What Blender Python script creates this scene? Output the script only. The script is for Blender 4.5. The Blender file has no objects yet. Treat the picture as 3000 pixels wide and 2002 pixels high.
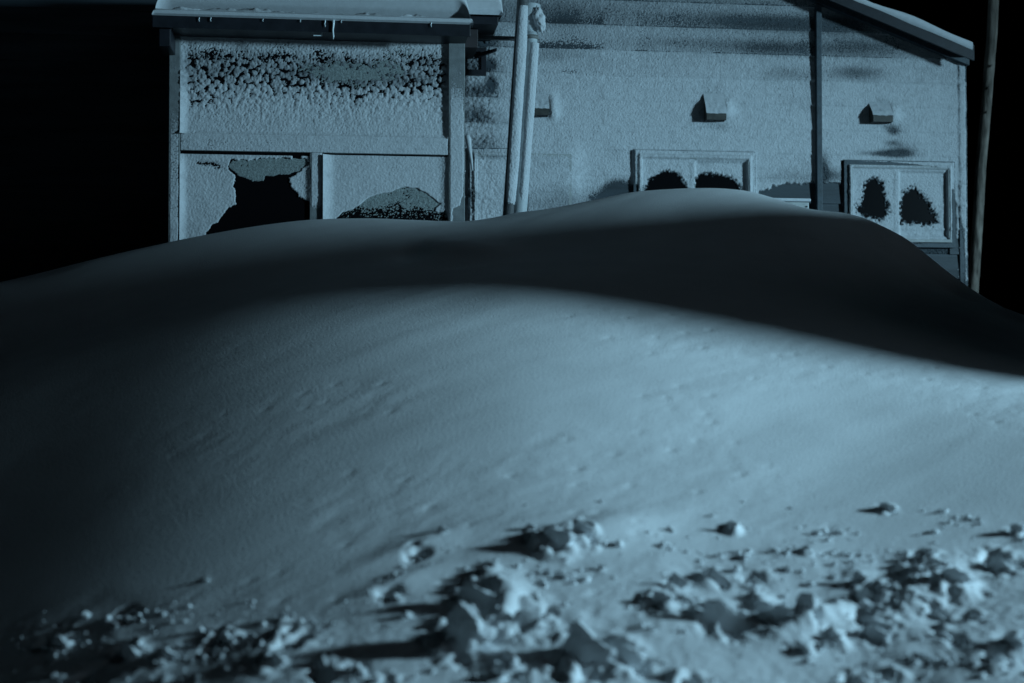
import bpy, bmesh, math, random
import numpy as np
from mathutils import Vector, noise as mnoise

R = math.radians
scene = bpy.context.scene
col = scene.collection

# ------------------------------------------------------------------ camera
PITCH = 1.36
EYE = 1.6
cam_d = bpy.data.cameras.new('camera')
cam = bpy.data.objects.new('camera', cam_d)
col.objects.link(cam)
cam_d.lens = 50
cam_d.sensor_width = 36
cam_d.clip_end = 2000
cam.location = (0, 0, EYE)
cam.rotation_euler = (R(90 + PITCH), 0, 0)
cam_d.dof.use_dof = True
cam_d.dof.focus_distance = 13.0
cam_d.dof.aperture_fstop = 1.15
scene.camera = cam

# ------------------------------------------------------------------ night sky, added moon-like fill, exposure
world = bpy.data.worlds.new('World')
scene.world = world
world.use_nodes = True
wn = world.node_tree
bg = wn.nodes['Background']
sky = wn.nodes.new('ShaderNodeTexSky')
sky.sky_type = 'NISHITA'
sky.sun_disc = False
sky.sun_elevation = R(-7)
sky.sun_rotation = R(100)
wn.links.new(sky.outputs[0], bg.inputs[0])
bg.inputs[1].default_value = 0.08
SUN_DIR = Vector((0.85, -0.32, 0.34)).normalized()      # towards the weak fill sun added for the shaded snow, low on the right
sun_d = bpy.data.lights.new('moon_fill', 'SUN')
sun_d.energy = 0.052
sun_d.angle = R(12)
sun_d.color = (0.62, 0.83, 1.0)
sun = bpy.data.objects.new('moon_fill', sun_d)
sun.rotation_euler = SUN_DIR.to_track_quat('Z', 'Y').to_euler()
col.objects.link(sun)
LAMP_POWER = 13200.0
LAMP_POS = Vector((16.0, 6.0, 5.3))
LAMP_COLOR = (0.45, 0.795, 1.0)
vs = scene.view_settings
vs.view_transform = 'Standard'
vs.look = 'None'
vs.exposure = 0
vs.gamma = 1
vs.use_curve_mapping = False

# ------------------------------------------------------------------ helpers
F = 50 / 36 * 3000
cp, sp = math.cos(R(PITCH)), math.sin(R(PITCH))


def ray(px, py):
    xc, yc = (px - 1500) / F, (1001 - py) / F
    return (xc, cp - yc * sp, sp + yc * cp)


def at(px, py, depth):
    d = ray(px, py)
    t = depth / d[1]
    return (d[0] * t, depth, EYE + d[2] * t)


TH = R(7.0)
W0 = 15.0
UX, UY = math.cos(TH), math.sin(TH)
NX, NY = math.sin(TH), -math.cos(TH)


def W(px, py, w=0.0):
    """photo point -> (u, z) on the plane w metres in front of the house wall"""
    d = ray(px, py)
    t = (w + W0 * -NY) / (d[0] * NX + d[1] * NY) * -1
    # plane: (P-(0,W0))·n = w
    t = (w + W0 * NY) / (d[0] * NX + d[1] * NY)
    x, y, z = d[0] * t, d[1] * t, EYE + d[2] * t
    return (x * UX + (y - W0) * UY, z)


def tag(o, label=None, cat=None, group=None, kind=None):
    if label: o['label'] = label
    if cat: o['category'] = cat
    if group: o['group'] = group
    if kind: o['kind'] = kind
    return o


def empty(name, loc=(0, 0, 0), rz=0):
    o = bpy.data.objects.new(name, None)
    col.objects.link(o)
    o.location = loc
    o.rotation_euler = (0, 0, rz)
    o.empty_display_size = 0.2
    return o


class MB:
    def __init__(self):
        self.v = []; self.f = []

    def add(self, vs_, fs):
        n = len(self.v)
        self.v += [tuple(p) for p in vs_]
        self.f += [tuple(i + n for i in q) for q in fs]
        return self

    def box(self, x0, x1, y0, y1, z0, z1):
        return self.add([(x0, y0, z0), (x1, y0, z0), (x1, y1, z0), (x0, y1, z0),
                         (x0, y0, z1), (x1, y0, z1), (x1, y1, z1), (x0, y1, z1)],
                        [(3, 2, 1, 0), (4, 5, 6, 7), (0, 1, 5, 4), (1, 2, 6, 5), (2, 3, 7, 6), (3, 0, 4, 7)])

    def hexa(self, p):
        return self.add(p, [(3, 2, 1, 0), (4, 5, 6, 7), (0, 1, 5, 4), (1, 2, 6, 5), (2, 3, 7, 6), (3, 0, 4, 7)])

    def tube(self, pts, rad, n=14, cap=True):
        base = len(self.v)
        pts = [Vector(p) for p in pts]
        if not hasattr(rad, '__len__'): rad = [rad] * len(pts)
        for i, p in enumerate(pts):
            d = (pts[min(i + 1, len(pts) - 1)] - pts[max(i - 1, 0)]).normalized()
            a = Vector((0, 1, 0)) if abs(d.y) < 0.9 else Vector((1, 0, 0))
            s = d.cross(a).normalized(); t = d.cross(s)
            for k in range(n):
                an = 2 * math.pi * k / n
                self.v.append(tuple(p + (s * math.cos(an) + t * math.sin(an)) * rad[i]))
        for i in range(len(pts) - 1):
            for k in range(n):
                a, b = base + i * n + k, base + i * n + (k + 1) % n
                self.f.append((a, b, b + n, a + n))
        if cap:
            self.f.append(tuple(base + k for k in range(n))[::-1])
            self.f.append(tuple(base + (len(pts) - 1) * n + k for k in range(n)))
        return self

    def mesh(self, name, m, smooth=False, bevel=0.0):
        me = bpy.data.meshes.new(name)
        me.from_pydata(self.v, [], self.f)
        bm = bmesh.new(); bm.from_mesh(me)
        bmesh.ops.recalc_face_normals(bm, faces=bm.faces)
        if bevel:
            bmesh.ops.bevel(bm, geom=list(bm.edges), offset=bevel, segments=2, affect='EDGES', profile=0.5)
        bm.to_mesh(me); bm.free()
        if smooth:
            me.polygons.foreach_set('use_smooth', [True] * len(me.polygons))
        me.materials.append(m)
        return me

    def build(self, name, m, parent=None, smooth=False, bevel=0.0):
        o = bpy.data.objects.new(name, self.mesh(name, m, smooth, bevel))
        col.objects.link(o)
        if parent: o.parent = parent
        return o


def grid_obj(name, X, Y, Z, m, parent=None, keep=None, frost=None):
    """structured grid (2-D numpy arrays) as one smooth mesh; keep = bool mask per vertex"""
    ny, nx = X.shape
    co = np.stack([X, Y, Z], -1).reshape(-1, 3).astype(np.float32)
    i = np.arange((ny - 1) * (nx - 1)); r, c = i // (nx - 1), i % (nx - 1)
    a = r * nx + c
    q = np.stack([a, a + 1, a + nx + 1, a + nx], 1)
    fr = np.ones(len(co), np.float32) if frost is None else frost.reshape(-1).astype(np.float32)
    if keep is not None:
        k = keep.reshape(-1)
        q = q[k[q].any(1)]
        used = np.zeros(len(co), bool); used[q.ravel()] = True
        idx = np.cumsum(used) - 1
        co = co[used]; q = idx[q]; fr = fr[used]
    me = bpy.data.meshes.new(name)
    me.vertices.add(len(co)); me.vertices.foreach_set('co', co.ravel())
    me.loops.add(q.size); me.loops.foreach_set('vertex_index', q.ravel().astype(np.int32))
    me.polygons.add(len(q))
    me.polygons.foreach_set('loop_start', np.arange(0, q.size, 4, dtype=np.int32))
    me.polygons.foreach_set('loop_total', np.full(len(q), 4, np.int32))
    me.polygons.foreach_set('use_smooth', np.ones(len(q), bool))
    me.update(calc_edges=True); me.validate()
    me.attributes.new('frost', 'FLOAT', 'POINT').data.foreach_set('value', fr)
    me.materials.append(m)
    o = bpy.data.objects.new(name, me); col.objects.link(o)
    if parent: o.parent = parent
    return o


# ---- numpy noise
def hash2(ix, iy, seed):
    h = (ix.astype(np.int64) * 374761393 + iy.astype(np.int64) * 668265263 + seed * 974634211) & 0xffffffff
    h = ((h ^ (h >> 13)) * 1274126177) & 0xffffffff
    h = ((h ^ (h >> 16)) * 2246822519) & 0xffffffff
    return ((h ^ (h >> 15)) & 0xffffff) / float(0xffffff)


def vnoise(x, y, seed=0):
    ix, iy = np.floor(x), np.floor(y)
    fx, fy = x - ix, y - iy
    fx = fx * fx * fx * (fx * (fx * 6 - 15) + 10); fy = fy * fy * fy * (fy * (fy * 6 - 15) + 10)
    a, b = hash2(ix, iy, seed), hash2(ix + 1, iy, seed)
    c, d = hash2(ix, iy + 1, seed), hash2(ix + 1, iy + 1, seed)
    return (a + (b - a) * fx + (c - a) * fy + (a - b - c + d) * fx * fy) * 2 - 1


def fbm(x, y, seed=0, oct=4, gain=0.5):
    s, a, t = 0, 1, 0
    for o in range(oct):
        s = s + a * vnoise(x * 2 ** o + 17.3 * o, y * 2 ** o - 9.1 * o, seed + o); t += a; a *= gain
    return s / t


def worley(x, y, seed=0, off=False):
    """distance to the nearest feature point (cell size 1) and a random value of that point"""
    ix, iy = np.floor(x), np.floor(y)
    best = np.full(x.shape, 9.0); val = np.zeros(x.shape); ox = np.zeros(x.shape); oy = np.zeros(x.shape)
    for dx in (-1, 0, 1):
        for dy in (-1, 0, 1):
            cx, cy = ix + dx, iy + dy
            px, py = cx + hash2(cx, cy, seed), cy + hash2(cx, cy, seed + 7)
            d = (px - x) ** 2 + (py - y) ** 2
            m = d < best
            best = np.where(m, d, best); val = np.where(m, hash2(cx, cy, seed + 3), val)
            if off: ox = np.where(m, x - px, ox); oy = np.where(m, y - py, oy)
    if off: return np.sqrt(best), val, ox, oy
    return np.sqrt(best), val


def sstep(a, b, x):
    t = np.clip((x - a) / (b - a), 0, 1)
    return t * t * (3 - 2 * t)


def frostval(t, seed, U_, Z_):
    f = np.interp(t, [-.3, .1, .45, .8, 1.1], [.02, .10, .34, .74, 1.0])
    return np.clip(f * (1 + .22 * fbm(U_ * 30, Z_ * 30, seed, 3)) + np.random.default_rng(seed).normal(0, .07, U_.shape) * (1.05 - f), 0.0, 1.0)


def blur(a, n):
    for ax in (0, 1):
        for _ in range(2):
            k = np.pad(a, [(n, n) if i == ax else (0, 0) for i in (0, 1)], mode='edge')
            cs = np.cumsum(np.insert(k, 0, 0, axis=ax), axis=ax)
            a = (np.take(cs, range(2 * n + 1, cs.shape[ax]), ax) - np.take(cs, range(0, cs.shape[ax] - 2 * n - 1), ax)) / (2 * n + 1)
    return a


def sdf(poly, x, y):
    """signed distance to a closed polygon, positive inside"""
    d = np.full(x.shape, 1e9); ins = np.zeros(x.shape, bool)
    n = len(poly)
    for i in range(n):
        (x0, y0), (x1, y1) = poly[i], poly[(i + 1) % n]
        ex, ey = x1 - x0, y1 - y0
        t = np.clip(((x - x0) * ex + (y - y0) * ey) / (ex * ex + ey * ey + 1e-12), 0, 1)
        d = np.minimum(d, np.hypot(x - x0 - t * ex, y - y0 - t * ey))
        if y0 != y1:
            c = ((y0 > y) != (y1 > y)) & (x < (x1 - x0) * (y - y0) / (y1 - y0) + x0)
            ins ^= c
    return np.where(ins, d, -d)


# ------------------------------------------------------------------ materials
def mat(name, base, rough=0.7, var=0.0, vscale=8.0, bump=0.0, bscale=200.0, metallic=0.0, stretch=(1, 1, 1), spec=0.3, sss=0.0):
    m = bpy.data.materials.new(name); m.use_nodes = True
    nt = m.node_tree; b = nt.nodes['Principled BSDF']
    b.inputs['Roughness'].default_value = rough
    b.inputs['Metallic'].default_value = metallic
    b.inputs['Specular IOR Level'].default_value = spec
    b.inputs['Base Color'].default_value = (*base, 1)
    if sss:
        b.inputs['Subsurface Weight'].default_value = sss
        b.inputs['Subsurface Radius'].default_value = (0.02, 0.03, 0.04)
        b.inputs['Subsurface Scale'].default_value = 0.3
    tc = nt.nodes.new('ShaderNodeTexCoord'); mp = nt.nodes.new('ShaderNodeMapping')
    mp.inputs['Scale'].default_value = stretch
    nt.links.new(tc.outputs['Object'], mp.inputs['Vector'])
    if var:
        n = nt.nodes.new('ShaderNodeTexNoise'); n.inputs['Scale'].default_value = vscale; n.inputs['Detail'].default_value = 6
        r = nt.nodes.new('ShaderNodeValToRGB')
        r.color_ramp.elements[0].position = 0.3; r.color_ramp.elements[1].position = 0.7
        r.color_ramp.elements[0].color = (*[c * (1 - var) for c in base], 1)
        r.color_ramp.elements[1].color = (*[min(1, c * (1 + var)) for c in base], 1)
        nt.links.new(mp.outputs[0], n.inputs['Vector']); nt.links.new(n.outputs['Fac'], r.inputs[0])
        nt.links.new(r.outputs[0], b.inputs['Base Color'])
    if bump:
        n2 = nt.nodes.new('ShaderNodeTexNoise'); n2.inputs['Scale'].default_value = bscale; n2.inputs['Detail'].default_value = 3
        bp = nt.nodes.new('ShaderNodeBump'); bp.inputs['Strength'].default_value = bump; bp.inputs['Distance'].default_value = 0.01
        nt.links.new(mp.outputs[0], n2.inputs['Vector']); nt.links.new(n2.outputs['Fac'], bp.inputs['Height'])
        nt.links.new(bp.outputs[0], b.inputs['Normal'])
    return m


M = {
    'snow': mat('drifted_snow', (0.80, 0.82, 0.84), 0.75, 0.04, 3, 0.32, 85, spec=0.2),
    'chunk': mat('packed_snow', (0.78, 0.80, 0.82), 0.75, 0.06, 12, 0.5, 70, spec=0.2),
    'rime': mat('rime_snow', (0.48, 0.505, 0.53), 0.8, 0.05, 20, 0.35, 260, spec=0.2),
    'frost': mat('frost_film', (0.20, 0.235, 0.235), 0.6, 0.35, 60, 0.5, 160, spec=0.3),
    'siding': mat('slate_siding', (0.036, 0.048, 0.058), 0.55, 0.35, 6, 0.3, 60, stretch=(0.12, 1, 1.6)),
    'siding_brown': mat('brown_siding', (0.028, 0.024, 0.026), 0.6, 0.3, 6, 0.3, 60, stretch=(0.12, 1, 1.6)),
    'trim': mat('dark_trim', (0.045, 0.062, 0.075), 0.5, 0.25, 20, 0.2, 80),
    'frame': mat('window_frame', (0.32, 0.34, 0.34), 0.45, 0.15, 20, 0.1, 80),
    'porch': mat('porch_timber', (0.16, 0.175, 0.18), 0.6, 0.2, 14, 0.25, 90),
    'fascia': mat('fascia_metal', (0.014, 0.016, 0.021), 0.45, 0.25, 10, 0.1, 60),
    'glass': mat('dark_glass', (0.004, 0.004, 0.005), 0.25, 0.0, spec=0.12),
    'inside': mat('dark_interior', (0.01, 0.01, 0.011), 0.9),
    'pole': mat('dark_pole', (0.07, 0.075, 0.08), 0.6, 0.3, 14, 0.3, 60),
    'pipe': mat('grey_pipe', (0.40, 0.44, 0.46), 0.55, 0.15, 9, 0.2, 120),
    'wood': mat('weathered_wood', (0.30, 0.265, 0.23), 0.85, 0.7, 14, 0.8, 40, stretch=(1, 1, 0.25)),
    'steel': mat('galvanised_steel', (0.16, 0.165, 0.16), 0.5, 0.3, 18, 0.2, 60),
    'ice': mat('ice', (0.62, 0.70, 0.74), 0.18, spec=0.5),
    'hood': mat('vent_hood_metal', (0.045, 0.045, 0.040), 0.5, 0.3, 30, 0.2, 90),
}
M['rime_plain'] = M['rime'].copy(); M['rime_plain'].name = 'packed_rime'
# thin rime lets the dark wall show through: thickness is stored per vertex as 'frost'
nt = M['rime'].node_tree; pb = nt.nodes['Principled BSDF']
src = pb.inputs['Base Color'].links[0].from_socket
at_n = nt.nodes.new('ShaderNodeAttribute'); at_n.attribute_name = 'frost'
mx = nt.nodes.new('ShaderNodeMix'); mx.data_type = 'RGBA'
mx.inputs['A'].default_value = (0.026, 0.036, 0.044, 1)
nt.links.new(at_n.outputs['Fac'], mx.inputs['Factor']); nt.links.new(src, mx.inputs['B'])
nt.links.new(mx.outputs['Result'], pb.inputs['Base Color'])
random.seed(4)
rng = np.random.default_rng(11)

# ------------------------------------------------------------------ snow terrain
CP = []          # control points (x, y, z)


def c(px, py, d): CP.append(at(px, py, d))


sil = [(-250, 880, 12.4), (0, 832, 12.3), (250, 772, 12.2), (500, 712, 12.3), (700, 672, 12.4), (900, 645, 12.5), (1100, 641, 12.5),
       (1300, 650, 12.6), (1400, 649, 12.6), (1500, 627, 12.6), (1600, 613, 12.6), (1720, 590, 12.6), (1850, 565, 12.6),
       (2050, 551, 12.6), (2200, 563, 12.6), (2300, 592, 12.6), (2370, 614, 12.6), (2450, 622, 12.6), (2520, 637, 12.5),
       (2600, 672, 12.45), (2680, 722, 12.4), (2740, 785, 12.3), (2790, 850, 12.1), (2840, 889, 11.9), (2880, 892, 11.8), (2930, 898, 11.7), (3000, 945, 11.4), (3200, 1010, 10.8)]
for s in sil:
    c(*s)
    porch = 400 < s[0] < 1400
    p = at(s[0], s[1], 13.5 if porch else 14.0)
    CP.append((p[0], p[1], p[2] - (0.22 if porch else 0.42)))
    p = at(s[0], s[1], 16.5)
    CP.append((p[0], p[1], p[2] - 1.1))
# middle of the slope, by columns (left flank lies low and far back, the mound rises towards the right)
for px, rows in {
    1000: [(760, 11.1), (2000, 5.3)],
    1500: [(740, 11.0), (870, 9.3), (1000, 8.55), (1200, 7.6), (1400, 6.9), (1700, 6.05), (2000, 5.3)],
    2000: [(650, 11.7), (800, 10.2), (950, 9.05), (1100, 8.25), (1300, 7.4), (1500, 6.7), (1750, 5.95), (2000, 5.35)],
    2500: [(740, 11.3), (900, 9.9), (1040, 8.85), (1200, 8.05), (1400, 7.15), (1650, 6.3), (2000, 5.4)],
    3000: [(1040, 9.7), (1120, 8.6), (1250, 7.72), (1450, 6.85), (1700, 6.08), (2000, 5.35)],
    3300: [(1200, 7.9), (1450, 6.75), (1700, 6.05), (2000, 5.3)],
}.items():
    for py, d in rows: c(px, py, d)
CP += [(6, 8, 1.62), (6, 11, 1.7), (9, 7, 0.85), (9, 12, 1.4), (9, 16, 1.6), (-9, 6, 0.5), (-9, 10, 1.0), (-9, 16, 2.0),
       (-5, 4, 0.2), (0, 4, 0.12), (5, 4, 0.2), (9, 4, 0.3), (-9, 4, 0.2), (0, 3.2, 0.0), (6, 5.8, 0.85), (-5, 17, 2.2), (3, 17, 2.6)]
# the left flank falls away from the lamp: centre profile minus a growing drop
_cy = [at(1500, r_, d_)[1:] for r_, d_ in [(2000, 5.3), (1700, 6.05), (1400, 6.9), (1200, 7.6), (1000, 8.55), (870, 9.3), (740, 11.0)]]
for xx in (-0.8, -1.4, -1.9, -2.8, -3.8, -5.2):
    S_ = (xx + .1) ** 2 / 3.6 if xx > -1.9 else .9 + 1.04 * (-1.9 - xx) + .04 * (-1.9 - xx) ** 2
    for yy in (5.3, 6.1, 7.0, 8.0, 9.0, 10.0, 10.8):
        CP.append((xx, yy, np.interp(yy, [a[0] for a in _cy], [a[1] for a in _cy]) - np.interp(yy, [5.3, 6.5, 9, 10.8], [.238, .272, .242, .214]) * S_))
CPa = np.array(CP)
_d = np.hypot(CPa[:, None, 0] - CPa[None, :, 0], CPa[:, None, 1] - CPa[None, :, 1])


def tps(r): return np.where(r > 1e-9, r * r * np.log(np.maximum(r, 1e-9)), 0)


n = len(CPa)
A = np.zeros((n + 3, n + 3))
A[:n, :n] = tps(_d) + np.eye(n) * 0.0006
A[:n, n] = 1; A[:n, n + 1:] = CPa[:, :2]; A[n:, :n] = A[:n, n:].T
sol = np.linalg.solve(A, np.concatenate([CPa[:, 2], np.zeros(3)]))


def tps_eval(x, y):
    out = np.empty(x.size); xf, yf = x.ravel(), y.ravel()
    for s in range(0, x.size, 40000):
        r = np.hypot(xf[s:s + 40000, None] - CPa[None, :, 0], yf[s:s + 40000, None] - CPa[None, :, 1])
        out[s:s + 40000] = tps(r) @ sol[:n] + sol[n] + sol[n + 1] * xf[s:s + 40000] + sol[n + 2] * yf[s:s + 40000]
    return out.reshape(x.shape)


# coarse table, bilinear-sampled afterwards through a cubic filter
TX, TY = np.arange(-10, 10.01, 0.1), np.arange(2.6, 17.61, 0.1)
GX, GY = np.meshgrid(TX, TY)
TZ = tps_eval(GX, GY)


def base_z(x, y):
    fx, fy = np.clip((x + 10) / 0.1, 1, len(TX) - 3.001), np.clip((y - 2.6) / 0.1, 1, len(TY) - 3.001)
    ix, iy = np.floor(fx).astype(int), np.floor(fy).astype(int)
    tx, ty = fx - ix, fy - iy

    def wts(t): return (-0.5 * t + t * t - 0.5 * t ** 3, 1 - 2.5 * t * t + 1.5 * t ** 3, 0.5 * t + 2 * t * t - 1.5 * t ** 3, -0.5 * t * t + 0.5 * t ** 3)
    wx, wy = wts(tx), wts(ty)
    s = 0
    for j in range(4):
        row = 0
        for i in range(4): row = row + wx[i] * TZ[iy + j - 1, ix + i - 1]
        s = s + wy[j] * row
    return s


# upper limit (as depth) of the churned, ploughed-up band: from the photograph's columns
def hit(px, py, d0=4.6, d1=13.0):
    """first terrain point seen at a photo position"""
    ds = np.linspace(d0, d1, 500)
    P = np.array([at(px, py, d) for d in ds])
    zt = base_z(P[:, 0], P[:, 1])
    k = np.nonzero(P[:, 2] < zt)[0]
    i = k[0] if len(k) else -1
    return P[i, 0], P[i, 1], float(zt[i])


_bx, _by = [], []
for px, py in [(-300, 1850), (100, 1790), (600, 1770), (1000, 1740), (1250, 1660), (1700, 1590), (2200, 1560), (3000, 1520), (3300, 1500)]:
    p = hit(px, py); _bx.append(p[0]); _by.append(p[1])


def churn(x, y):
    lim = np.interp(x, _bx, _by)
    return sstep(lim + 0.12, lim - 0.5, y + 0.14 * fbm(x * 2.3, y * 2.3, 51, 3))


# broken blocks: photo position and width
CH = [(1349, 1867, 150), (1383, 1765, 110), (1553, 1825, 110), (1698, 1910, 165), (1821, 1927, 110), (1621, 1599, 90), (1702, 1590, 55), (1936, 1769, 55), (1983, 1714, 50), (1221, 1620, 46), (1294, 1569, 26),
      (1553, 1563, 24), (1132, 1695, 20), (1145, 1743, 50), (1651, 1703, 26), (1425, 1680, 46), (1600, 1690, 24), (1760, 1680, 18), (2094, 1694, 55), (2111, 1808, 105), (2204, 1689, 50), (2230, 1766, 60), (2277, 1817, 85),
      (2357, 1826, 75), (2353, 1906, 45), (2438, 1872, 46), (2515, 1706, 45), (2596, 1732, 66), (2532, 1757, 45), (2562, 1813, 95), (2617, 1766, 56), (2562, 1852, 60), (2711, 1634, 46), (2736, 1664, 30), (2787, 1715, 85),
      (2919, 1643, 75), (2962, 1643, 50), (2596, 1494, 42), (2755, 1504, 20), (2834, 1523, 20), (2455, 1562, 28), (2389, 1566, 20), (2145, 1557, 32), (2906, 1936, 80), (2970, 1902, 60), (2511, 1991, 60), (2596, 1983, 50),
      (2762, 1868, 42), (2804, 1885, 42), (2855, 1821, 38), (2770, 1940, 32), (2698, 1940, 25), (2978, 1557, 40), (362, 1808, 42), (379, 1906, 66), (468, 1798, 32), (549, 1889, 32), (638, 1872, 60), (634, 1908, 30), (825, 1813, 30),
      (842, 1881, 75), (808, 1949, 55), (949, 1970, 66), (915, 1823, 18), (179, 1881, 60), (128, 1881, 34), (596, 1704, 22), (238, 1979, 50), (487, 1923, 42), (736, 1872, 24), (477, 1987, 24), (2094, 1624, 18), (2118, 1622, 16),
      (2175, 1634, 22), (2268, 1617, 22), (2363, 1624, 22), (2462, 1630, 16), (2515, 1632, 18), (2634, 1666, 22), (2634, 1622, 14), (2445, 1778, 18), (2010, 1760, 34), (2030, 1800, 30), (2440, 1660, 18), (1760, 1475, 12), (1538, 1483, 9),
      (2315, 1486, 12), (2083, 1515, 12), (1960, 1560, 22), (1950, 1600, 20), (2175, 1470, 10), (1480, 1930, 40), (1530, 1960, 44), (1460, 1990, 36), (1050, 1960, 44), (1130, 1990, 40), (2740, 1800, 40), (2700, 1770, 34), (2680, 1690, 24), (2010, 1990, 50), (1900, 1850, 22)]
CHP = [(*hit(a_, b_ + w_ * .1)[:2], w_) for a_, b_, w_ in CH]


def clusters(x, y):
    out = np.zeros(x.shape)
    m = y < 7.4
    if m.any():
        xm, ym = x[m], y[m]; o_ = np.zeros(xm.shape)
        for bx, by, w_ in CHP:
            sg = .55 * w_ / F * by + .022
            o_ = np.maximum(o_, np.exp(-((xm - bx) ** 2 + ((ym - by) * .8) ** 2) / (2 * sg * sg)) * min(1, .17 + w_ / 70))
        out[m] = o_
    return out


def terrain(x, y):
    z = base_z(x, y)
    ca, sa = math.cos(R(38)), math.sin(R(38))
    along, across = x * ca + y * sa, -x * sa + y * ca
    # wind-laid ripples and faint sastrugi running up to the right
    st = fbm(along * 0.7, across * 3.2, 3, 3)
    qm = .05 + .95 * sstep(-2.2, -.3, x)
    z = z + 0.006 * qm * st * sstep(4, 6, y)
    pits, pv = worley(along * 4.5, across * 9.0, 9)
    pm = sstep(0.25, 0.6, fbm(x * 0.9, y * 0.9, 21, 2) + 0.25)
    z = z - 0.007 * np.clip(1 - pits / 0.30, 0, 1) ** 2 * (pv > 0.72) * pm * qm
    z = z + 0.0036 * fbm(along * 5, across * 11, 5, 4, .6) * pm * qm
    # a small wind-cut lip in the trough behind the shaded edge
    lx, ly, _ = at(1330, 770, 11.1)
    dx, dy = x - lx, y - ly
    z = z + 0.06 * np.exp(-((dx * 0.95 - dy * 0.3) / 0.42) ** 2 - ((dy * 0.95 + dx * 0.3) / 0.30) ** 2)
    z = z - 0.05 * np.exp(-((dx + 0.33) / 0.16) ** 2 - ((dy) / 0.28) ** 2)
    # a thin wind-cut scarp on the open slope
    for px, py, ln, hh in [(1230, 1140, .16, .005), (1700, 1330, .2, .003), (2150, 1180, .2, .004)]:
        bx, by, _ = hit(px, py); p = (x - bx) * ca + (y - by) * sa; q = -(x - bx) * sa + (y - by) * ca
        z = z + hh * (1 / (1 + np.exp(np.clip(-q / .016, -40, 40))) - .5) * np.exp(-(p / ln) ** 2 - (q / .30) ** 2)
    # crest at (1900,1500): a wind tail behind the broken lump
    for px, py, d, hh, sx, sy, an in [(1760, 1560, 6.45, .05, .30, .12, 28), (1250, 1580, 6.35, .020, .30, .07, 30), (1560, 1545, 6.5, .018, .26, .07, 24),
                                      (1190, 1710, 6.05, .02, .22, .07, 28), (2380, 1850, 5.8, .07, .22, .09, 35), (1480, 1800, 5.85, .06, .10, .22, 10), (2720, 1720, 6.1, .06, .10, .26, -40)]:
        bx, by, _ = at(px, py, d); a = R(an)
        p = (x - bx) * math.cos(a) + (y - by) * math.sin(a); q = -(x - bx) * math.sin(a) + (y - by) * math.cos(a)
        z = z + hh * np.exp(-(p / sx) ** 2 - (q / sy) ** 2)
    # churned band: lumps and hollows
    m = churn(x, y)
    cl = sstep(.22, .80, clusters(x, y) + .22 * fbm(x * 6, y * 6, 33, 3)) + .12 * sstep(.2, .6, fbm(x * 1.7 + 3, y * 1.7, 33, 2))
    m = np.maximum(m, sstep(.2, .6, cl))
    w1, v1, ox, oy = worley(x * 6 + 0.3 * fbm(x * 9, y * 9, 1, 2), y * 6, 41, True)
    c1 = sstep(-.34, -.20, ox * .62 + oy * .78)          # cut off steeply on the lower-left side
    w2, v2, ox, oy = worley(x * 15 + 0.4 * fbm(x * 15, y * 15, 2, 2), y * 15, 43, True)
    c2 = sstep(-.34, -.18, ox * .62 + oy * .78)
    w3, v3 = worley(x * 34, y * 34, 45)
    lump = c1 * np.clip(1 - (w1 / 0.62) ** 2, 0, 1) ** .6 * (0.2 + 0.8 * v1) * (v1 > 0.55)
    lum2 = c2 * np.clip(1 - (w2 / 0.60) ** 2, 0, 1) ** .7 * v2 * (v2 > 0.35)
    lum3 = np.clip(1 - (w3 / 0.60) ** 2, 0, 1) * v3
    cp_ = sstep(.45, .95, clusters(x, y))
    pit1 = cp_ * np.clip(1 - (w1 / 0.52) ** 2, 0, 1) ** .5 * (v1 < .45)
    pit2 = (.35 + .65 * cp_) * np.clip(1 - (w2 / 0.62) ** 2, 0, 1) ** .6 * (v2 < .5) * (.5 + v2)
    z = z + m * (cl * (0.024 * lump + 0.022 * lum2 + 0.012 * lum3 - 0.055 * pit1 - 0.050 * pit2) + 0.030 * fbm(x * 2.2, y * 2.2, 61, 3) + 0.004 * lum3)
    # sink to the open snowfield at the borders
    e = sstep(-9.9, -7.5, x) * (1 - sstep(8.6, 9.9, x)) * sstep(2.9, 4.2, y) * (1 - sstep(16.2, 17.4, y))
    return z * e - 0.25 * (1 - e)


xs = np.concatenate([np.arange(-9.9, -4.2, 0.12), np.arange(-4.2, 4.2, 0.0145), np.arange(4.2, 9.9, 0.12)])
ys = np.concatenate([np.arange(2.9, 4.9, 0.08), np.arange(4.9, 7.2, 0.0115), np.arange(7.2, 9.5, 0.018), np.arange(9.5, 13.6, 0.03), np.arange(13.6, 17.5, 0.08)])
X, Y = np.meshgrid(xs, ys)
drift = grid_obj('snow_drift', X, Y, terrain(X, Y), M['snow'])
tag(drift, 'smooth wind-blown snow drift rising from churned foreground to the house wall', kind='structure')
fld = MB().add([(-300, -300, -0.12), (300, -300, -0.12), (300, 600, -0.12), (-300, 600, -0.12)], [(0, 1, 2, 3)]).build('snowfield', M['snow'])
tag(fld, 'flat snow-covered ground stretching away in the dark', kind='structure')


def tz(x, y): return float(terrain(np.array([[x]], float), np.array([[y]], float))[0, 0])


# ------------------------------------------------------------------ house
house = empty('house', (0, W0, 0), TH)       # local x along the wall, -y towards the viewer
tag(house, 'dark sided gabled house plastered with rime snow behind the drift', 'house')
PITCHB = 0.268
zA = W(1640, 71)[1]
(ru0, rz0), (ru1, rz1) = W(2390, 4), W(2822, 184)
rsl = (rz1 - rz0) / (ru1 - ru0)
uR = W(2826, 400)[0]
uL = -8.2
RIDGE_U = -1.6


def roof_z(u):
    return rz0 + (u - ru0) * rsl if u >= RIDGE_U else rz0 + (2 * RIDGE_U - u - ru0) * rsl


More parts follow.
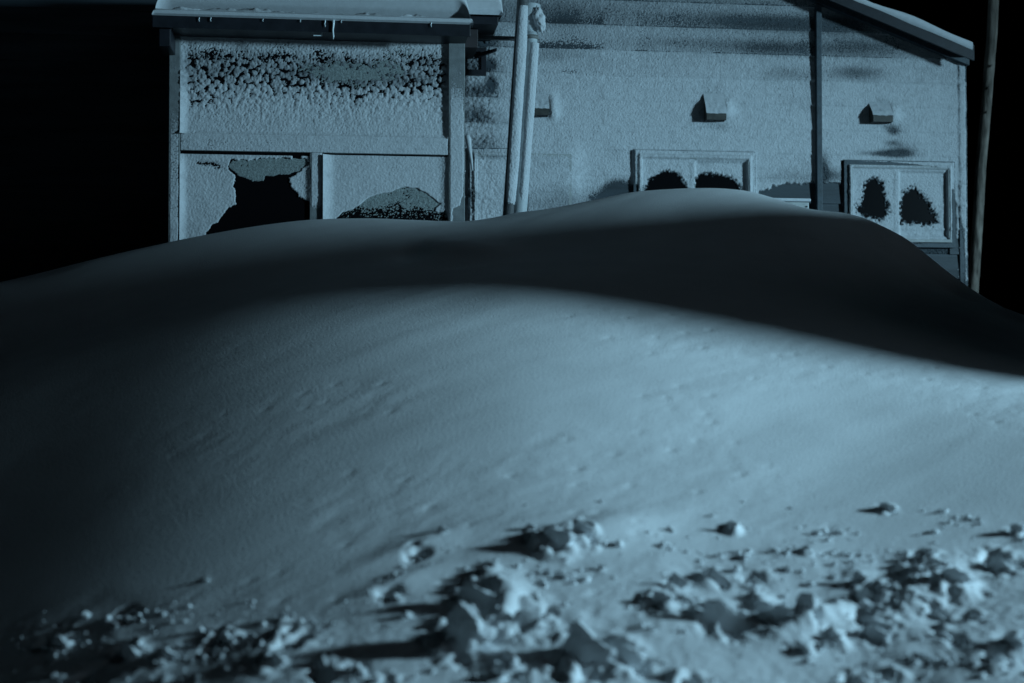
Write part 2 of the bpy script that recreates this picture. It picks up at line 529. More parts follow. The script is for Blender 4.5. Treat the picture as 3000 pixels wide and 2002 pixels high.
# openings (u0, u1, z0, z1)
def rect(px0, px1, py0, py1, w=0.0, ref=None):
    u0 = W(px0, (py0 + py1) / 2, w)[0]; u1 = W(px1, (py0 + py1) / 2, w)[0]
    mx = (px0 + px1) / 2
    return (u0, u1, W(mx, py1, w)[1], W(mx, py0, w)[1])


WIN = [rect(1385, 1672, 452, 700), rect(1867, 2196, 458, 705), rect(2482, 2780, 487, 712)]
SMALLW = rect(1366, 1409, 157, 207)
k0 = int(math.floor((1.2 - zA) / PITCHB))
kb = k0
while zA + kb * PITCHB < roof_z(RIDGE_U):
    z0, z1 = zA + kb * PITCHB, zA + (kb + 1) * PITCHB
    segs = [(uL, uR)]
    for (a, b, p, q) in WIN + [SMALLW]:
        if p < z1 - 0.03 and q > z0 + 0.03:
            ns = []
            for s in segs:
                if a > s[0] and b < s[1]: ns += [(s[0], a), (b, s[1])]
                else: ns.append(s)
            segs = ns
    for (a, b) in segs:
        # clip under the gable
        def rl(z, a=a, b=b):
            ur = min(b, ru0 + (z - rz0) / rsl) if b > RIDGE_U else b
            ul = a if roof_z(a) > z else 2 * RIDGE_U - (ru0 + (z - rz0) / rsl)
            return max(a, ul), ur
        a0, b0 = rl(z0); a1, b1 = rl(min(z1, roof_z(RIDGE_U) - 0.01))
        if b0 - a0 < 0.05: continue
        b1 = max(b1, a1 + 0.02)
        left = (b <= W(1362, 400)[0] + 0.2)
        m_ = MB()
        # lapped board: thick at its lower edge
        m_.hexa([(a0, -0.022, z0), (b0, -0.022, z0), (b0, 0.03, z0), (a0, 0.03, z0),
                 (a1, -0.004, z1 + 0.0), (b1, -0.004, z1 + 0.0), (b1, 0.03, z1), (a1, 0.03, z1)])
        m_.build('siding_board', M['siding'], house)
    kb += 1
# body behind the boards
MB().hexa([(uL + .02, 0.06, 0), (uR - .02, 0.06, 0), (uR - .02, 8, 0), (uL + .02, 8, 0),
           (uL + .02, 0.06, roof_z(uL) - .1), (uR - .02, 0.06, roof_z(uR) - .1), (uR - .02, 8, roof_z(uR) - .1), (uL + .02, 8, roof_z(uL) - .1)]).build('wall', M['inside'], house)
gb = MB().add([(uL + .1, .06, roof_z(uL) - .1), (uR - .1, .06, roof_z(uR) - .1), (RIDGE_U, .06, roof_z(RIDGE_U) - .1),
               (uL + .1, 8, roof_z(uL) - .1), (uR - .1, 8, roof_z(uR) - .1), (RIDGE_U, 8, roof_z(RIDGE_U) - .1)],
              [(0, 1, 2), (5, 4, 3), (0, 2, 5, 3), (1, 4, 5, 2), (0, 3, 4, 1)])
gb.build('gable', M['inside'], house)


# roof slabs with overhang towards the viewer
def slab(ua, ub, y0, y1, dz0, dz1):
    return [(ua, y0, roof_z(ua) + dz0), (ub, y0, roof_z(ub) + dz0), (ub, y1, roof_z(ub) + dz0), (ua, y1, roof_z(ua) + dz0),
            (ua, y0, roof_z(ua) + dz1), (ub, y0, roof_z(ub) + dz1), (ub, y1, roof_z(ub) + dz1), (ua, y1, roof_z(ua) + dz1)]


uE = W(2851, 170, 0.28)[0]
OV = 0.28
for ua, ub in ((RIDGE_U, uE), (2 * RIDGE_U - uE, RIDGE_U)):
    rf = MB().hexa(slab(ua, ub, -OV, 8.3, 0.03, 0.10)).build('roof', M['fascia'], house)
    MB().hexa(slab(ua, ub, -OV - 0.03, -OV - 0.002, -0.05, 0.115)).build('barge_board', M['fascia'], rf)
    # settled snow on the roof with a rounded verge
    us = np.linspace(ua + .02, ub - .02, 60); prof = [(-OV - .031, .055), (-OV - .042, .07), (-OV - .048, .10), (-OV - .045, .125), (-OV - .02, .14), (-OV + .2, .16), (1, .2), (4, .2), (8.2, .2)]
    PX = np.repeat(us[None, :], len(prof), 0)
    PY = np.array([[p[0] + 0.008 * math.sin(u * 5 + p[1] * 9) for u in us] for p in prof])
    PZ = np.array([[roof_z(u) + p[1] + (0.012 * math.sin(u * 3.1) + 0.01 * math.sin(u * 7.7)) * (p[1] > .11) for u in us] for p in prof])
    grid_obj('roof_snow', PX, PY, PZ, M['rime'], rf)
# soffit moulding under the verge
MB().hexa([(ru0 - 4, -.09, roof_z(ru0 - 4) - .035), (uR + .02, -.09, roof_z(uR + .02) - .035), (uR + .02, .02, roof_z(uR + .02) - .035), (ru0 - 4, .02, roof_z(ru0 - 4) - .035),
           (ru0 - 4, -.09, roof_z(ru0 - 4) + .028), (uR + .02, -.09, roof_z(uR + .02) + .028), (uR + .02, .02, roof_z(uR + .02) + .028), (ru0 - 4, .02, roof_z(ru0 - 4) + .028)]).build('verge_moulding', M['trim'], house)
# vertical joint trim and corner trim
ut0, ut1 = W(2386, 300)[0], W(2402, 300)[0]
MB().box(ut0, ut1, -0.075, 0.0, 1.4, roof_z((ut0 + ut1) / 2) - .05).build('joint_trim', M['trim'], house, bevel=0.006)
uc0 = W(2806, 400)[0]
MB().box(uc0, uR + .012, -0.03, 0.10, 1.2, roof_z(uR) - .04).build('corner_trim', M['trim'], house, bevel=0.006)


def window(r, split, trimw=0.05):
    u0, u1, z0, z1 = r
    T = trimw
    f = MB()
    f.box(u0 - T, u1 + T, -.055, .05, z1, z1 + T).box(u0 - T, u1 + T, -.055, .05, z0 - T, z0)
    f.box(u0 - T, u0, -.055, .05, z0, z1).box(u1, u1 + T, -.055, .05, z0, z1)
    win = f.build('window', M['trim'], house)
    # inner frame
    g = MB(); t = 0.035
    g.box(u0 + .003, u1 - .003, -.075, .04, z1 - t, z1 - .003).box(u0 + .003, u1 - .003, -.085, .04, z0 + .003, z0 + t)
    g.box(u0 + .003, u0 + t, -.075, .04, z0 + t, z1 - t).box(u1 - t, u1 - .003, -.075, .04, z0 + t, z1 - t)
    g.build('frame', M['frame'], win)
    for (a, b, y) in ((u0 + t, split + .025, -.045), (split - .012, u1 - t, -.02)):
        s = MB(); q = .032
        s.box(a + .002, b, y, y + .025, z1 - t - q, z1 - t - .002).box(a + .002, b, y, y + .025, z0 + t + .002, z0 + t + q)
        s.box(a + .002, a + q, y, y + .025, z0 + t + q, z1 - t - q).box(b - q, b, y, y + .025, z0 + t + q, z1 - t - q)
        s.build('sash', M['frame'], win)
        MB().box(a + q, b - q, y + .010, y + .016, z0 + t + q, z1 - t - q).build('pane', M['glass'], win)
    return win


window(WIN[0], W(1530, 500)[0])
window(WIN[1], W(2027, 520)[0])
window(WIN[2], W(2622, 600)[0])
# little window tucked under the porch roof
u0, u1, z0, z1 = SMALLW
sw = MB().box(u0 - .02, u1 + .05, -.05, .04, z0 - .06, z0).box(u0 - .02, u1 + .05, -.05, .04, z1, z1 + .05).box(u1, u1 + .05, -.05, .04, z0, z1).box(u0 - .02, u0, -.05, .04, z0, z1).build('window', M['fascia'], house)
MB().box(u0, u1, -.01, -.004, z0, z1).build('pane', M['frost'], sw)


# extractor hoods
def hood(pl, pr, ptop, plip, pbot):
    mx = (pl + pr) / 2
    z_lip = W(mx, plip, 0.14)[1]; z_top = W(mx, ptop, 0.02)[1]; z_b = z_lip - 0.02
    a, b = W(pl, plip, .14)[0], W(pr, plip, .14)[0]
    hmb = MB()
    # sloping shell, open underneath
    D = .14; t = .006
    top = [(a, 0, z_top), (b, 0, z_top), (b, -D, z_lip + .05), (a, -D, z_lip + .05)]
    hmb.add(top + [(x, y, z - t) for x, y, z in top], [(0, 1, 2, 3), (7, 6, 5, 4), (0, 3, 7, 4), (1, 0, 4, 5), (2, 1, 5, 6), (3, 2, 6, 7)])
    hmb.box(a, b, -D - t, -D, z_b, z_lip + .055)
    for x0 in (a - t, b):
        hmb.add([(x0, 0, z_b), (x0 + t, 0, z_b), (x0 + t, -D - t, z_b), (x0, -D - t, z_b), (x0, 0, z_top), (x0 + t, 0, z_top), (x0 + t, -D - t, z_lip + .055), (x0, -D - t, z_lip + .055)],
                [(3, 2, 1, 0), (4, 5, 6, 7), (0, 1, 5, 4), (1, 2, 6, 5), (2, 3, 7, 6), (3, 0, 4, 7)])
    ho = hmb.build('vent_hood', M['hood'], house)
    MB().box(a + .02, b - .02, -.02, -.001, z_b - .05, z_b + .05).build('grille', M['inside'], ho)
    # snow plastered on its slope
    us = np.linspace(a - .012, b + .012, 26); ts = np.linspace(0, 1, 22)
    U, T = np.meshgrid(us, ts)
    h_ = 0.016 + 0.006 * fbm(U * 30, T * 8, 5, 3)
    h_ = h_ * np.clip((T * 1.0 + .2), 0, 1)
    Yy = -D * T - h_ * .8 - .004
    Zz = z_top + (z_lip + .05 - z_top) * T + h_ * .6
    drop = T > .93
    grid_obj('snow_cap', U, Yy, np.where(drop, Zz - .012, Zz), M['rime'], ho)
    return ho


hood(2072, 2126, 268, 346, 365)
hood(2560, 2614, 298, 352, 365)
hood(1562, 1606, 268, 332, 350)

# ---- rime plastered on the main wall: one height field that dips under the boards where the siding is bare
du = 0.0068
us = np.arange(W(1360, 400)[0] - .05, uR + .055, du); zs = np.arange(2.35, 5.95, du)
U, Z = np.meshgrid(us, zs)
frac = ((Z - zA) / PITCHB) % 1.0
lapk = np.interp(Z, [W(1900, 330)[1], W(1900, 150)[1]], [.42, 1.0])
lapk = np.where((Z < W(2000, 530)[1]) | (U < W(1495, 300)[0]), 1.0, lapk)
base = 0.022 - 0.018 * frac * lapk
ledge = np.exp(-((frac - 0.02) / 0.05) ** 2) + np.exp(-((frac - 1.0) / 0.05) ** 2)
for (a, b, p, q) in WIN:
    T = .05
    inn = (U > a - T) & (U < b + T) & (Z > p - T) & (Z < q + T)
    base = np.where(inn, .055, base)
    inn = (U > a) & (U < b) & (Z > p) & (Z < q)
    base = np.where(inn, .075, base)
    inn = (U > a + .035) & (U < b - .035) & (Z > p + .035) & (Z < q - .035)
    base = np.where(inn, .045, base)
    inn = (U > a + .067) & (U < b - .067) & (Z > p + .067) & (Z < q - .067)
    base = np.where(inn, .042, base)
for (i, s) in ((0, 1530), (1, 2027), (2, 2622)):
    a, b, p, q = WIN[i]; s = W(s, 550)[0]
    inn = (abs(U - s) < .028) & (Z > p + .03) & (Z < q - .03)
    base = np.where(inn, .046, base)
    # right-hand sash lies deeper
    inn = (U > s + .03) & (U < b - .035) & (Z > p + .067) & (Z < q - .067)
    base = np.where(inn, .020, base)
inn = (U > uc0) & (Z > 1)
base = np.where(inn, .03, base)
a, b, p, q = WIN[0]
bb_ = blur(np.where((U > a - .08) & (U < b + .08) & (Z < q + .08), .072, base), 11); kx = (U < WIN[0][1] + .35) & (U > W(1540, 500)[0])
base = blur(np.where(kx, bb_, base), 1)
cov = np.full(U.shape, 1.15)


def blob(px, py, rx, ry, k, pw=2.0, w=0.0):
    """coverage change k in an elliptical patch given in photo pixels"""
    global cov
    u, z = W(px, py, w); su, sz = rx * 15 / F, ry * 15 / F
    cov = cov + k * np.exp(-(np.abs((U - u) / su) ** 2 + np.abs((Z - z) / sz) ** 2) ** (pw / 2))


def hole(pts, soft, amt, rag=0.02, sc=25):
    global cov
    poly = [W(*p) for p in pts]
    s = sdf(poly, U, Z) + rag * fbm(U * sc, Z * sc, 77, 3)
    cov = cov - amt * sstep(-soft, soft, s)


# thin rime high on the wall, also painting in the lamp's fade to the top; thin in the lee near the joint
cov -= 0.50 * sstep(W(1900, 300)[1], W(1900, -20)[1], Z)
cov += .10 * fbm(U * 1.6, Z * 3.0, 88, 3)
cov -= .22 * (1 - frac) ** 2 * sstep(W(1900, 330)[1], W(1900, 100)[1], Z)
blob(2270, 70, 170, 20, -.62); blob(2280, 143, 170, 24, -.70); blob(2150, 60, 330, 26, -.25); blob(2310, 215, 90, 24, -.38); blob(1990, 125, 200, 18, -.22); blob(2330, 300, 60, 40, -.15)
blob(2460, 70, 70, 22, -.55); blob(2540, 140, 115, 26, -.50); blob(2510, 215, 80, 20, -.62); blob(2470, 90, 90, 40, -.20)
blob(1620, 40, 150, 40, -.35); blob(1600, 160, 90, 26, -.30); blob(1590, 300, 40, 60, -.1)
blob(1660, 600, 170, 60, -.55); blob(1600, 480, 90, 30, -.18); blob(2100, 480, 160, 26, -.12); blob(2330, 480, 60, 40, -.2)
blob(2085, 292, 34, 40, -.40); blob(2580, 318, 40, 40, -.35); blob(2105, 372, 34, 14, -.35)
# bare lower siding left of the middle window, right of it, and round the right window
blob(1812, 566, 48, 34, -2.2, 3); blob(1780, 590, 50, 22, -1.0)
hole([(1850, 545), (1868, 545), (1868, 720), (1850, 720)], .02, 1.2)
hole([(2225, 560), (2290, 542), (2478, 540), (2478, 720), (2225, 720)], .03, 2.4, .03)
blob(2330, 520, 130, 20, -.35); blob(2440, 515, 40, 20, -.6); blob(2410, 500, 18, 50, -1.2)
blob(2250, 560, 40, 16, .9); 
hole([(2640, 715), (2806, 705), (2806, 900), (2600, 900)], .03, 2.4, .03)
hole([(2784, 560), (2797, 600), (2800, 900), (2782, 900)], .02, 2.6, .01)
hole([(2808, 640), (2822, 700), (2826, 900), (2807, 900)], .02, 1.7, .02)
hole([(2464, 474), (2480, 474), (2480, 720), (2464, 720)], .008, 2.4, .004)
hole([(2464, 473), (2600, 478), (2740, 493), (2600, 486), (2466, 485)], .008, 2.4, .006)
# slides of bare siding below the right-hand hood
blob(2615, 385, 22, 14, -1.0); blob(2610, 420, 26, 10, -.6); blob(2620, 450, 60, 12, -1.15); blob(2560, 452, 70, 8, -.6); blob(2640, 440, 40, 22, -.5)
# thinner rime to the left of and below the hoods
blob(2060, 330, 26, 34, -.35); blob(2550, 330, 20, 30, -.3); blob(2600, 372, 30, 10, -.4)
# window openings in the rime
hole([(1884, 600), (1885, 560), (1905, 528), (1930, 513), (1952, 504), (1978, 512), (1995, 535), (2008, 560), (2012, 600)], .040, 3.4, .030, 45)
hole([(2040, 600), (2039, 525), (2052, 514), (2075, 512), (2110, 518), (2145, 528), (2160, 545), (2171, 575), (2172, 600)], .040, 3.4, .030, 45)
hole([(2508, 612), (2522, 605), (2530, 560), (2540, 535), (2556, 524), (2575, 540), (2584, 575), (2592, 610), (2590, 632), (2560, 640), (2530, 632)], .055, 3.6, .050, 45)
hole([(2640, 650), (2640, 610), (2648, 570), (2668, 555), (2692, 570), (2712, 595), (2730, 630), (2738, 648), (2720, 656), (2690, 652)], .055, 3.6, .050, 45)
# strip beside the porch: coarse sparse clumps
pu = W(1490, 300)[0]
side = sstep(pu + .05, pu - .25, U)
cov = cov - side * (0.35 + .35 * sstep(.35, .9, 1 - frac)) * (Z > W(1400, 470)[1]) * sstep(W(1400, 110)[1], W(1400, 170)[1], Z) ** 0
blob(1432, 190, 18, 14, -1.3); blob(1440, 245, 14, 20, -1.5); blob(1400, 265, 30, 20, -.5); blob(1395, 330, 30, 30, -.45); blob(1385, 600, 25, 40, -.4); blob(1378, 570, 14, 14, -1.0)
blob(1400, 130, 30, 50, -.8)
# wind-packed snow collars
for px, py, rx, ry, k in [(1620, 300, 14, 30, 1.6), (1595, 272, 25, 10, 1.3), (1622, 340, 13, 14, 1.6)]:
    blob(px, py, rx, ry, k)
wa, va = worley(U / .0135, Z / .0135, 12)
wb, vb = worley(U / .042 + .25 * fbm(U * 25, Z * 25, 3, 2), Z / .038, 14)
ba = np.clip(1 - (wa / .62) ** 2, 0, 1) * (.15 + .85 * va ** 1.5)
jit = rng.normal(0, .0016, U.shape)
bb = np.clip(1 - (wb / .68) ** 2, 0, 1) * (.3 + .7 * vb)
coarse = side
gr = ba * (1 - coarse) + (0.45 * ba + 0.75 * bb) * coarse
th = np.clip(cov, -3, 2.6)
tg = np.where((th < .75) & (th > -.45), np.maximum(th, np.minimum(.75, .42 + .33 * (th + .3))), th)
h = base + 0.013 * (tg - .42) + 0.0115 * (gr - .28) * (1 + .8 * coarse) * np.clip(1.35 - .75 * th, .38, 1.3) + .004 * fbm(U * 5, Z * 5, 31, 3)
h += jit
h += .010 * lapk * ledge * np.clip(th, 0, 1) * (0.6 + .5 * fbm(U * 4, Z * 30, 8, 2))
for px, py, hr in [(2128, 322, .055), (2616, 335, .045), (1616, 318, .022)]:      # snow packed against the windward side of each hood
    u, z = W(px, py, .05)
    h = h + hr * np.exp(-((U - u) / np.where(U > u, .085, .03)) ** 2 - ((Z - z) / .085) ** 2)
rl_ = np.array([roof_z(u) for u in us]) - .03
okm = (Z < rl_[None, :])
# round off at the outer corner
edge = np.clip((U - (uR - .02)) / .07, 0, 1)
h = h - edge ** 2 * .10
grid_obj('rime_crust', U, -h, Z, M['rime'], house, keep=okm & (h > -.02), frost=frostval(th + .25 * (gr - .3), 5, U, Z))

# ------------------------------------------------------------------ porch
PW = 1.3
porch = empty('enclosed_porch', (0, W0, 0), TH)
tag(porch, 'flat-roofed glazed porch with dark posts crusted in rime, left of the pole', 'porch')


def Wp(px, py, w=PW): return W(px, py, w)


pL0, pL1 = Wp(494, 400)[0], Wp(527, 400)[0]
pR0, pR1 = Wp(1314, 400)[0], Wp(1362, 400)[0]
zH1, zH0 = Wp(900, 80)[1], Wp(900, 118)[1]          # header
zB1, zB0 = Wp(900, 399)[1], Wp(900, 447)[1]          # middle rail
m0, m1 = Wp(907, 550)[0], Wp(946, 550)[0]
REC = 0.05
zTop = Wp(900, 60)[1]
MB().box(pL0, pL1, -PW, -PW + .3, .8, zTop).build('post', M['porch'], porch, bevel=.006)
MB().box(pR0, pR1, -PW, -PW + .3, .8, zTop).build('post', M['porch'], porch, bevel=.006)
MB().box(pL1 + .002, pR0 - .002, -PW + .06, -PW + .3, zH0, zTop - .002).build('header', M['porch'], porch, bevel=.004)
MB().box(pL1 + .002, pR0 - .002, -PW + .012, -PW + .3, zB0, zB1).build('middle_rail', M['porch'], porch, bevel=.006)
MB().box(m0, m1, -PW + .02, -PW + .3, .8, zB0 - .002).build('mullion', M['porch'], porch, bevel=.006)
MB().box(pL0 + .02, pL0 + .07, -PW + .301, -.025, .8, zTop).build('side_wall', M['siding_brown'], porch)
MB().box(pR1 - .07, pR1 - .02, -PW + .301, -.025, .8, zTop).build('side_wall', M['siding_brown'], porch)
yG = -PW + REC
for (a, b, p, q) in ((pL1, pR0, zB1, zH0), (pL1, m0, .9, zB0), (m1, pR0, .9, zB0)):
    MB().box(a + .002, b - .002, yG, yG + .012, p + .002, q - .002).build('pane', M['glass'], porch)

# roof of the porch
FO = 0.42                                   # overhang in front
wF = PW + FO
fz1, fz0 = W(900, 58, wF)[1], W(900, 93, wF)[1]
fu0, fu1 = W(446, 70, wF)[0], W(1378, 80, wF)[0]
MB().box(fu0, fu1, -wF, -wF + .03, fz0, fz1).build('fascia', M['fascia'], porch, bevel=.004)
MB().box(fu0 + .01, fu1 - .01, -wF + .031, -.03, fz0 + .03, fz1 - .004).build('roof', M['fascia'], porch)
MB().box(fu0 + .05, fu0 + .16, -wF + .05, -wF + .45, fz0 - .16, fz0 + .028).build('gutter_box', M['fascia'], porch, bevel=.01)
# lower canopy between porch and wall on the right
cu0, cu1 = W(1372, 80, .5)[0], W(1452, 80, .5)[0]
cz0, cz1 = W(1410, 100, .5)[1], W(1410, 66, .5)[1]
MB().box(fu1 + .005, cu1, -.75, -.03, cz0 + .04, cz1).build('side_canopy', M['fascia'], porch, bevel=.006)
MB().box(pR1 + .004, pR1 + .2, -.55, -.03, W(1400, 150, .4)[1], cz0 + .035).build('canopy_box', M['siding_brown'], porch, bevel=.006)
MB().box(W(1425, 112, .3)[0] - .12, W(1512, 112, .3)[0], -.33, -.28, W(1470, 118, .3)[1], W(1470, 108, .3)[1]).build('tie_rail', M['pole'], porch)
MB().hexa([(W(1390, 165, .2)[0], -.22, W(1390, 172, .2)[1]), (W(1455, 140, .2)[0], -.22, W(1455, 150, .2)[1]), (W(1455, 140, .2)[0], -.16, W(1455, 150, .2)[1]), (W(1390, 165, .2)[0], -.16, W(1390, 172, .2)[1]),
           (W(1390, 165, .2)[0], -.22, W(1390, 160, .2)[1]), (W(1455, 140, .2)[0], -.22, W(1455, 142, .2)[1]), (W(1455, 140, .2)[0], -.16, W(1455, 142, .2)[1]), (W(1390, 165, .2)[0], -.16, W(1390, 160, .2)[1])]).build('brace', M['fascia'], porch)


# snow on the porch roof: front lip, groove, then the deep cap behind it
def snow_sheet(name, u0, u1, prof, parent, seed, nu=240, endr=.08):
    """profile (y, z) swept along u, with rounded ends and lumpy noise"""
    us = np.linspace(u0, u1, nu)
    P = np.array(prof); s = np.linspace(0, len(P) - 1, 44)
    py = np.interp(s, range(len(P)), P[:, 0]); pz = np.interp(s, range(len(P)), P[:, 1])
    U_, S_ = np.meshgrid(us, s)
    Y_ = np.repeat(py[:, None], nu, 1); Z_ = np.repeat(pz[:, None], nu, 1)
    e = np.minimum(U_ - u0, u1 - U_) / endr
    k = np.sqrt(np.clip(1 - (1 - np.clip(e, 0, 1)) ** 2, 0, 1))
    zmin = pz.min()
    Z_ = zmin + (Z_ - zmin) * (.05 + .95 * k) + .055 * fbm(U_ * 4.5, S_ * .35, seed, 5, .6) * k * (S_ > 3)
    Y_ = Y_ + .05 * fbm(U_ * 5, S_ * .4, seed + 9, 4) * (S_ > 3)
    return grid_obj(name, U_, Y_, Z_, M['rime'], parent)


lipz = W(900, 58, wF)[1]
snow_sheet('snow_lip', fu0 + .0, fu1 + .03, [(-wF - .004, lipz - .002), (-wF - .03, lipz + .012), (-wF - .035, lipz + .04), (-wF - .01, lipz + .056), (-wF + .03, lipz + .05), (-wF + .09, lipz + .02), (-wF + .13, lipz + .004)], porch, 5, endr=.03)
capz = lipz + .005
snow_sheet('roof_snow', fu0 - .0, fu1 + .02, [(-wF + .36, capz), (-wF + .30, capz + .07), (-wF + .20, capz + .17), (-wF + .14, capz + .28), (-wF + .22, capz + .40), (-wF + .7, capz + .50), (-.05, capz + .52)], porch, 15, endr=.16)
snow_sheet('canopy_snow', fu1 + .01, cu1 + .04, [(-.80, cz1 + .004), (-.83, cz1 + .05), (-.82, cz1 + .16), (-.76, cz1 + .30), (-.6, cz1 + .42), (-.3, cz1 + .5), (-.04, cz1 + .5)], porch, 25, nu=60, endr=.07)

# icicles on the fascia
for px, y0, y1, r in [(976, 60, 116, .011), (952, 60, 80, .006), (1263, 66, 80, .005), (583, 52, 64, .005), (617, 52, 64, .005), (1000, 60, 68, .004), (770, 56, 64, .004), (880, 58, 66, .004)]:
    a = W(px, y0, wF + .012); b = W(px, y1, wF + .012)
    pts = [(a[0] + .003 * math.sin(t * 9), -wF - .012, a[1] + (b[1] - a[1]) * t) for t in np.linspace(0, 1, 7)]
    MB().tube(pts, [r * 1.5, r, r * .9, r * .85, r * .8, r * .75, r * .3], 8).build('icicle', M['ice'], porch, smooth=True)
# small rime-edged bracket
a = W(918, 92, wF); b = W(943, 103, wF)
MB().box(a[0], b[0], -wF + .04, -wF + .06, b[1], b[1] + .008).box(b[0] - .006, b[0] + .004, -wF + .04, -wF + .06, b[1], a[1]).build('bracket', M['ice'], porch)


# rime on the porch front
def porch_rime(u0, u1, z0, z1, y_surf, covf, seed, fine=.016, big=.045, amp=.012, name='rime_crust', mat_=None, d=.0075, thick=.013, flare=None, bigmix=None):
    us = np.arange(u0, u1 + d, d); zs = np.arange(z0, z1 + d, d)
    U_, Z_ = np.meshgrid(us, zs)
    c_ = covf(U_, Z_)
    wa_, va_ = worley(U_ / fine, Z_ / fine, seed + 1)
    wb_, vb_ = worley(U_ / big + .3 * fbm(U_ * 25, Z_ * 25, seed + 2, 2), Z_ / big, seed + 3)
    A_ = np.clip(1 - (wa_ / .62) ** 2, 0, 1) * (.2 + .8 * va_)
    B_ = np.sqrt(np.clip(1 - (wb_ / .66) ** 2, 0, 1)) * (.45 + .55 * vb_)
    k_ = bigmix(U_, Z_) if bigmix else 0 * U_
    g_ = A_ * (1 - .75 * k_) + 1.0 * B_ * k_
    t_ = np.clip(c_, -3, 2.5)
    h_ = thick * (t_ - .42) + amp * (g_ - .3) * (1 + 1.0 * k_) * np.clip(1.30 - .70 * t_, .36, 1.3) + .003 * fbm(U_ * 6, Z_ * 6, seed + 5, 3)
    h_ = h_ + rng.normal(0, .0010, U_.shape)
    if flare is not None: h_ = h_ + flare(U_, Z_)
    return grid_obj(name, U_, y_surf - h_, Z_, mat_ or M['rime'], porch, keep=h_ > -.012, frost=frostval(t_ + .3 + .3 * (g_ - .3), seed, U_, Z_))


def Wg(px, py): return W(px, py, PW - REC)      # on the pane plane


def gblob(U_, Z_, px, py, rx, ry, w=PW - REC):
    u, z = W(px, py, w); su, sz = rx * 14 / F, ry * 14 / F
    return np.exp(-((U_ - u) / su) ** 2 - ((Z_ - z) / sz) ** 2)


def cov_upper(U_, Z_):
    zt, zb = Wg(900, 120)[1], Wg(900, 395)[1]
    v = (zt - Z_) / (zt - zb)
    c_ = np.interp(v, [0, .10, .22, .34, .45, .58, .75, 1], [.80, .66, .40, .26, .42, .64, .95, 1.25])
    c_ = c_ + .12 * fbm(U_ * 3.5, Z_ * 5, 91, 3) + .26 * fbm(U_ * 1.6, Z_ * 2.2, 92, 3)
    for a in [(1020, 215, 75, 30, -.95), (1130, 208, 40, 22, -.6), (905, 205, 40, 18, -.5), (1250, 180, 40, 14, -.35), (1045, 305, 40, 18, -.35), (1210, 240, 50, 10, -.3), (620, 165, 60, 14, -.25), (585, 290, 30, 40, -.2), (800, 165, 100, 10, -.25)]:
        c_ = c_ + a[4] * gblob(U_, Z_, *a[:4])
    return c_


def big_upper(U_, Z_):
    zt, zb = Wg(900, 120)[1], Wg(900, 395)[1]
    v = (zt - Z_) / (zt - zb)
    return np.interp(v, [0, .12, .28, .5, .78, 1], [.1, .35, .85, .85, .5, .2])


def reveal(U_, Z_, u0, u1, k=.10, wd=.07):
    """snow banked into the side reveals and onto the sill"""
    return k * np.clip(1 - (U_ - u0) / wd, 0, 1) ** 2 + k * .5 * np.clip(1 - (u1 - U_) / (wd * .8), 0, 1) ** 2


gu0, gu1 = pL1 + .001, pR0 - .001
zt_ = Wg(900, 120)[1]; zb_ = Wg(900, 396)[1]
porch_rime(gu0, gu1, zB1 - .0, zH0 + .05, yG, cov_upper, 101, bigmix=big_upper,
           flare=lambda U_, Z_: reveal(U_, Z_, gu0, gu1, .05, .085) * np.clip((zt_ - Z_) / .35, .12, 1) + .03 * np.clip(1 - (Z_ - zB1) / .05, 0, 1) ** 2)
# frost film on the upper pane where the clumps fell off
porch_rime(gu0, gu1, zB1 + .02, zH0, yG, lambda U_, Z_: -.75 + .5 * fbm(U_ * 5, Z_ * 7, 8, 3) + 2.2 * gblob(U_, Z_, 1030, 215, 95, 42) + 1.1 * gblob(U_, Z_, 1150, 205, 45, 30) + .9 * gblob(U_, Z_, 905, 200, 45, 26) + .8 * sstep(Wg(900, 165)[1], Wg(900, 130)[1], Z_), 131, name='frost_film', mat_=M['frost'], d=.012, thick=.003, amp=.003)

# lower-left pane: crust broken open
o1 = [(1140, 640), (1125, 760), (1150, 900), (1135, 975), (1050, 1040), (980, 1130), (780, 1330), (780, 1700), (2100, 1700), (2030, 1140), (2000, 970), (1880, 910), (1760, 800), (1735, 660), (1880, 590), (1960, 500),
      (1950, 465), (1870, 455), (1860, 400), (1800, 395), (1790, 460), (1700, 455), (1500, 465), (1300, 478), (1090, 475), (1060, 540)]
o1 = [Wg(400 + x / 3.917, 350 + y / 3.917) for x, y in o1]
f1 = [(1040, 540), (1090, 460), (1500, 440), (1960, 440), (1990, 520), (1880, 600), (1740, 645), (1480, 655), (1470, 720), (1340, 730), (1170, 655)]
f1 = [Wg(400 + x / 3.917, 350 + y / 3.917) for x, y in f1]


def cov_ll(U_, Z_):
    s = sdf(o1, U_, Z_) + .018 * fbm(U_ * 18, Z_ * 18, 55, 3) + .010 * fbm(U_ * 55, Z_ * 55, 56, 2)
    c_ = 1.15 - 4.2 * sstep(-.012, .012, s)
    for a in [(610, 480, 40, 8, -.7), (640, 492, 25, 10, -.6), (570, 470, 40, 22, -.3)]:
        c_ = c_ + a[4] * gblob(U_, Z_, *a[:4])
    return c_


zlow = Wg(900, 760)[1]
porch_rime(gu0, m0 - .001, zlow, zB0 - .03, yG, cov_ll, 151, flare=lambda U_, Z_: reveal(U_, Z_, gu0, m0, .045, .07) * np.clip((zB0 - Z_) / .15, .15, 1), amp=.010, thick=.016)
porch_rime(gu0, m0 - .001, zlow, zB0 - .02, yG, lambda U_, Z_: 1.1 - 3.2 * sstep(.012, -.012, sdf(f1, U_, Z_) + .015 * fbm(U_ * 16, Z_ * 16, 66, 3)), 161, name='frost_film', mat_=M['frost'], d=.010, thick=.004, amp=.003)

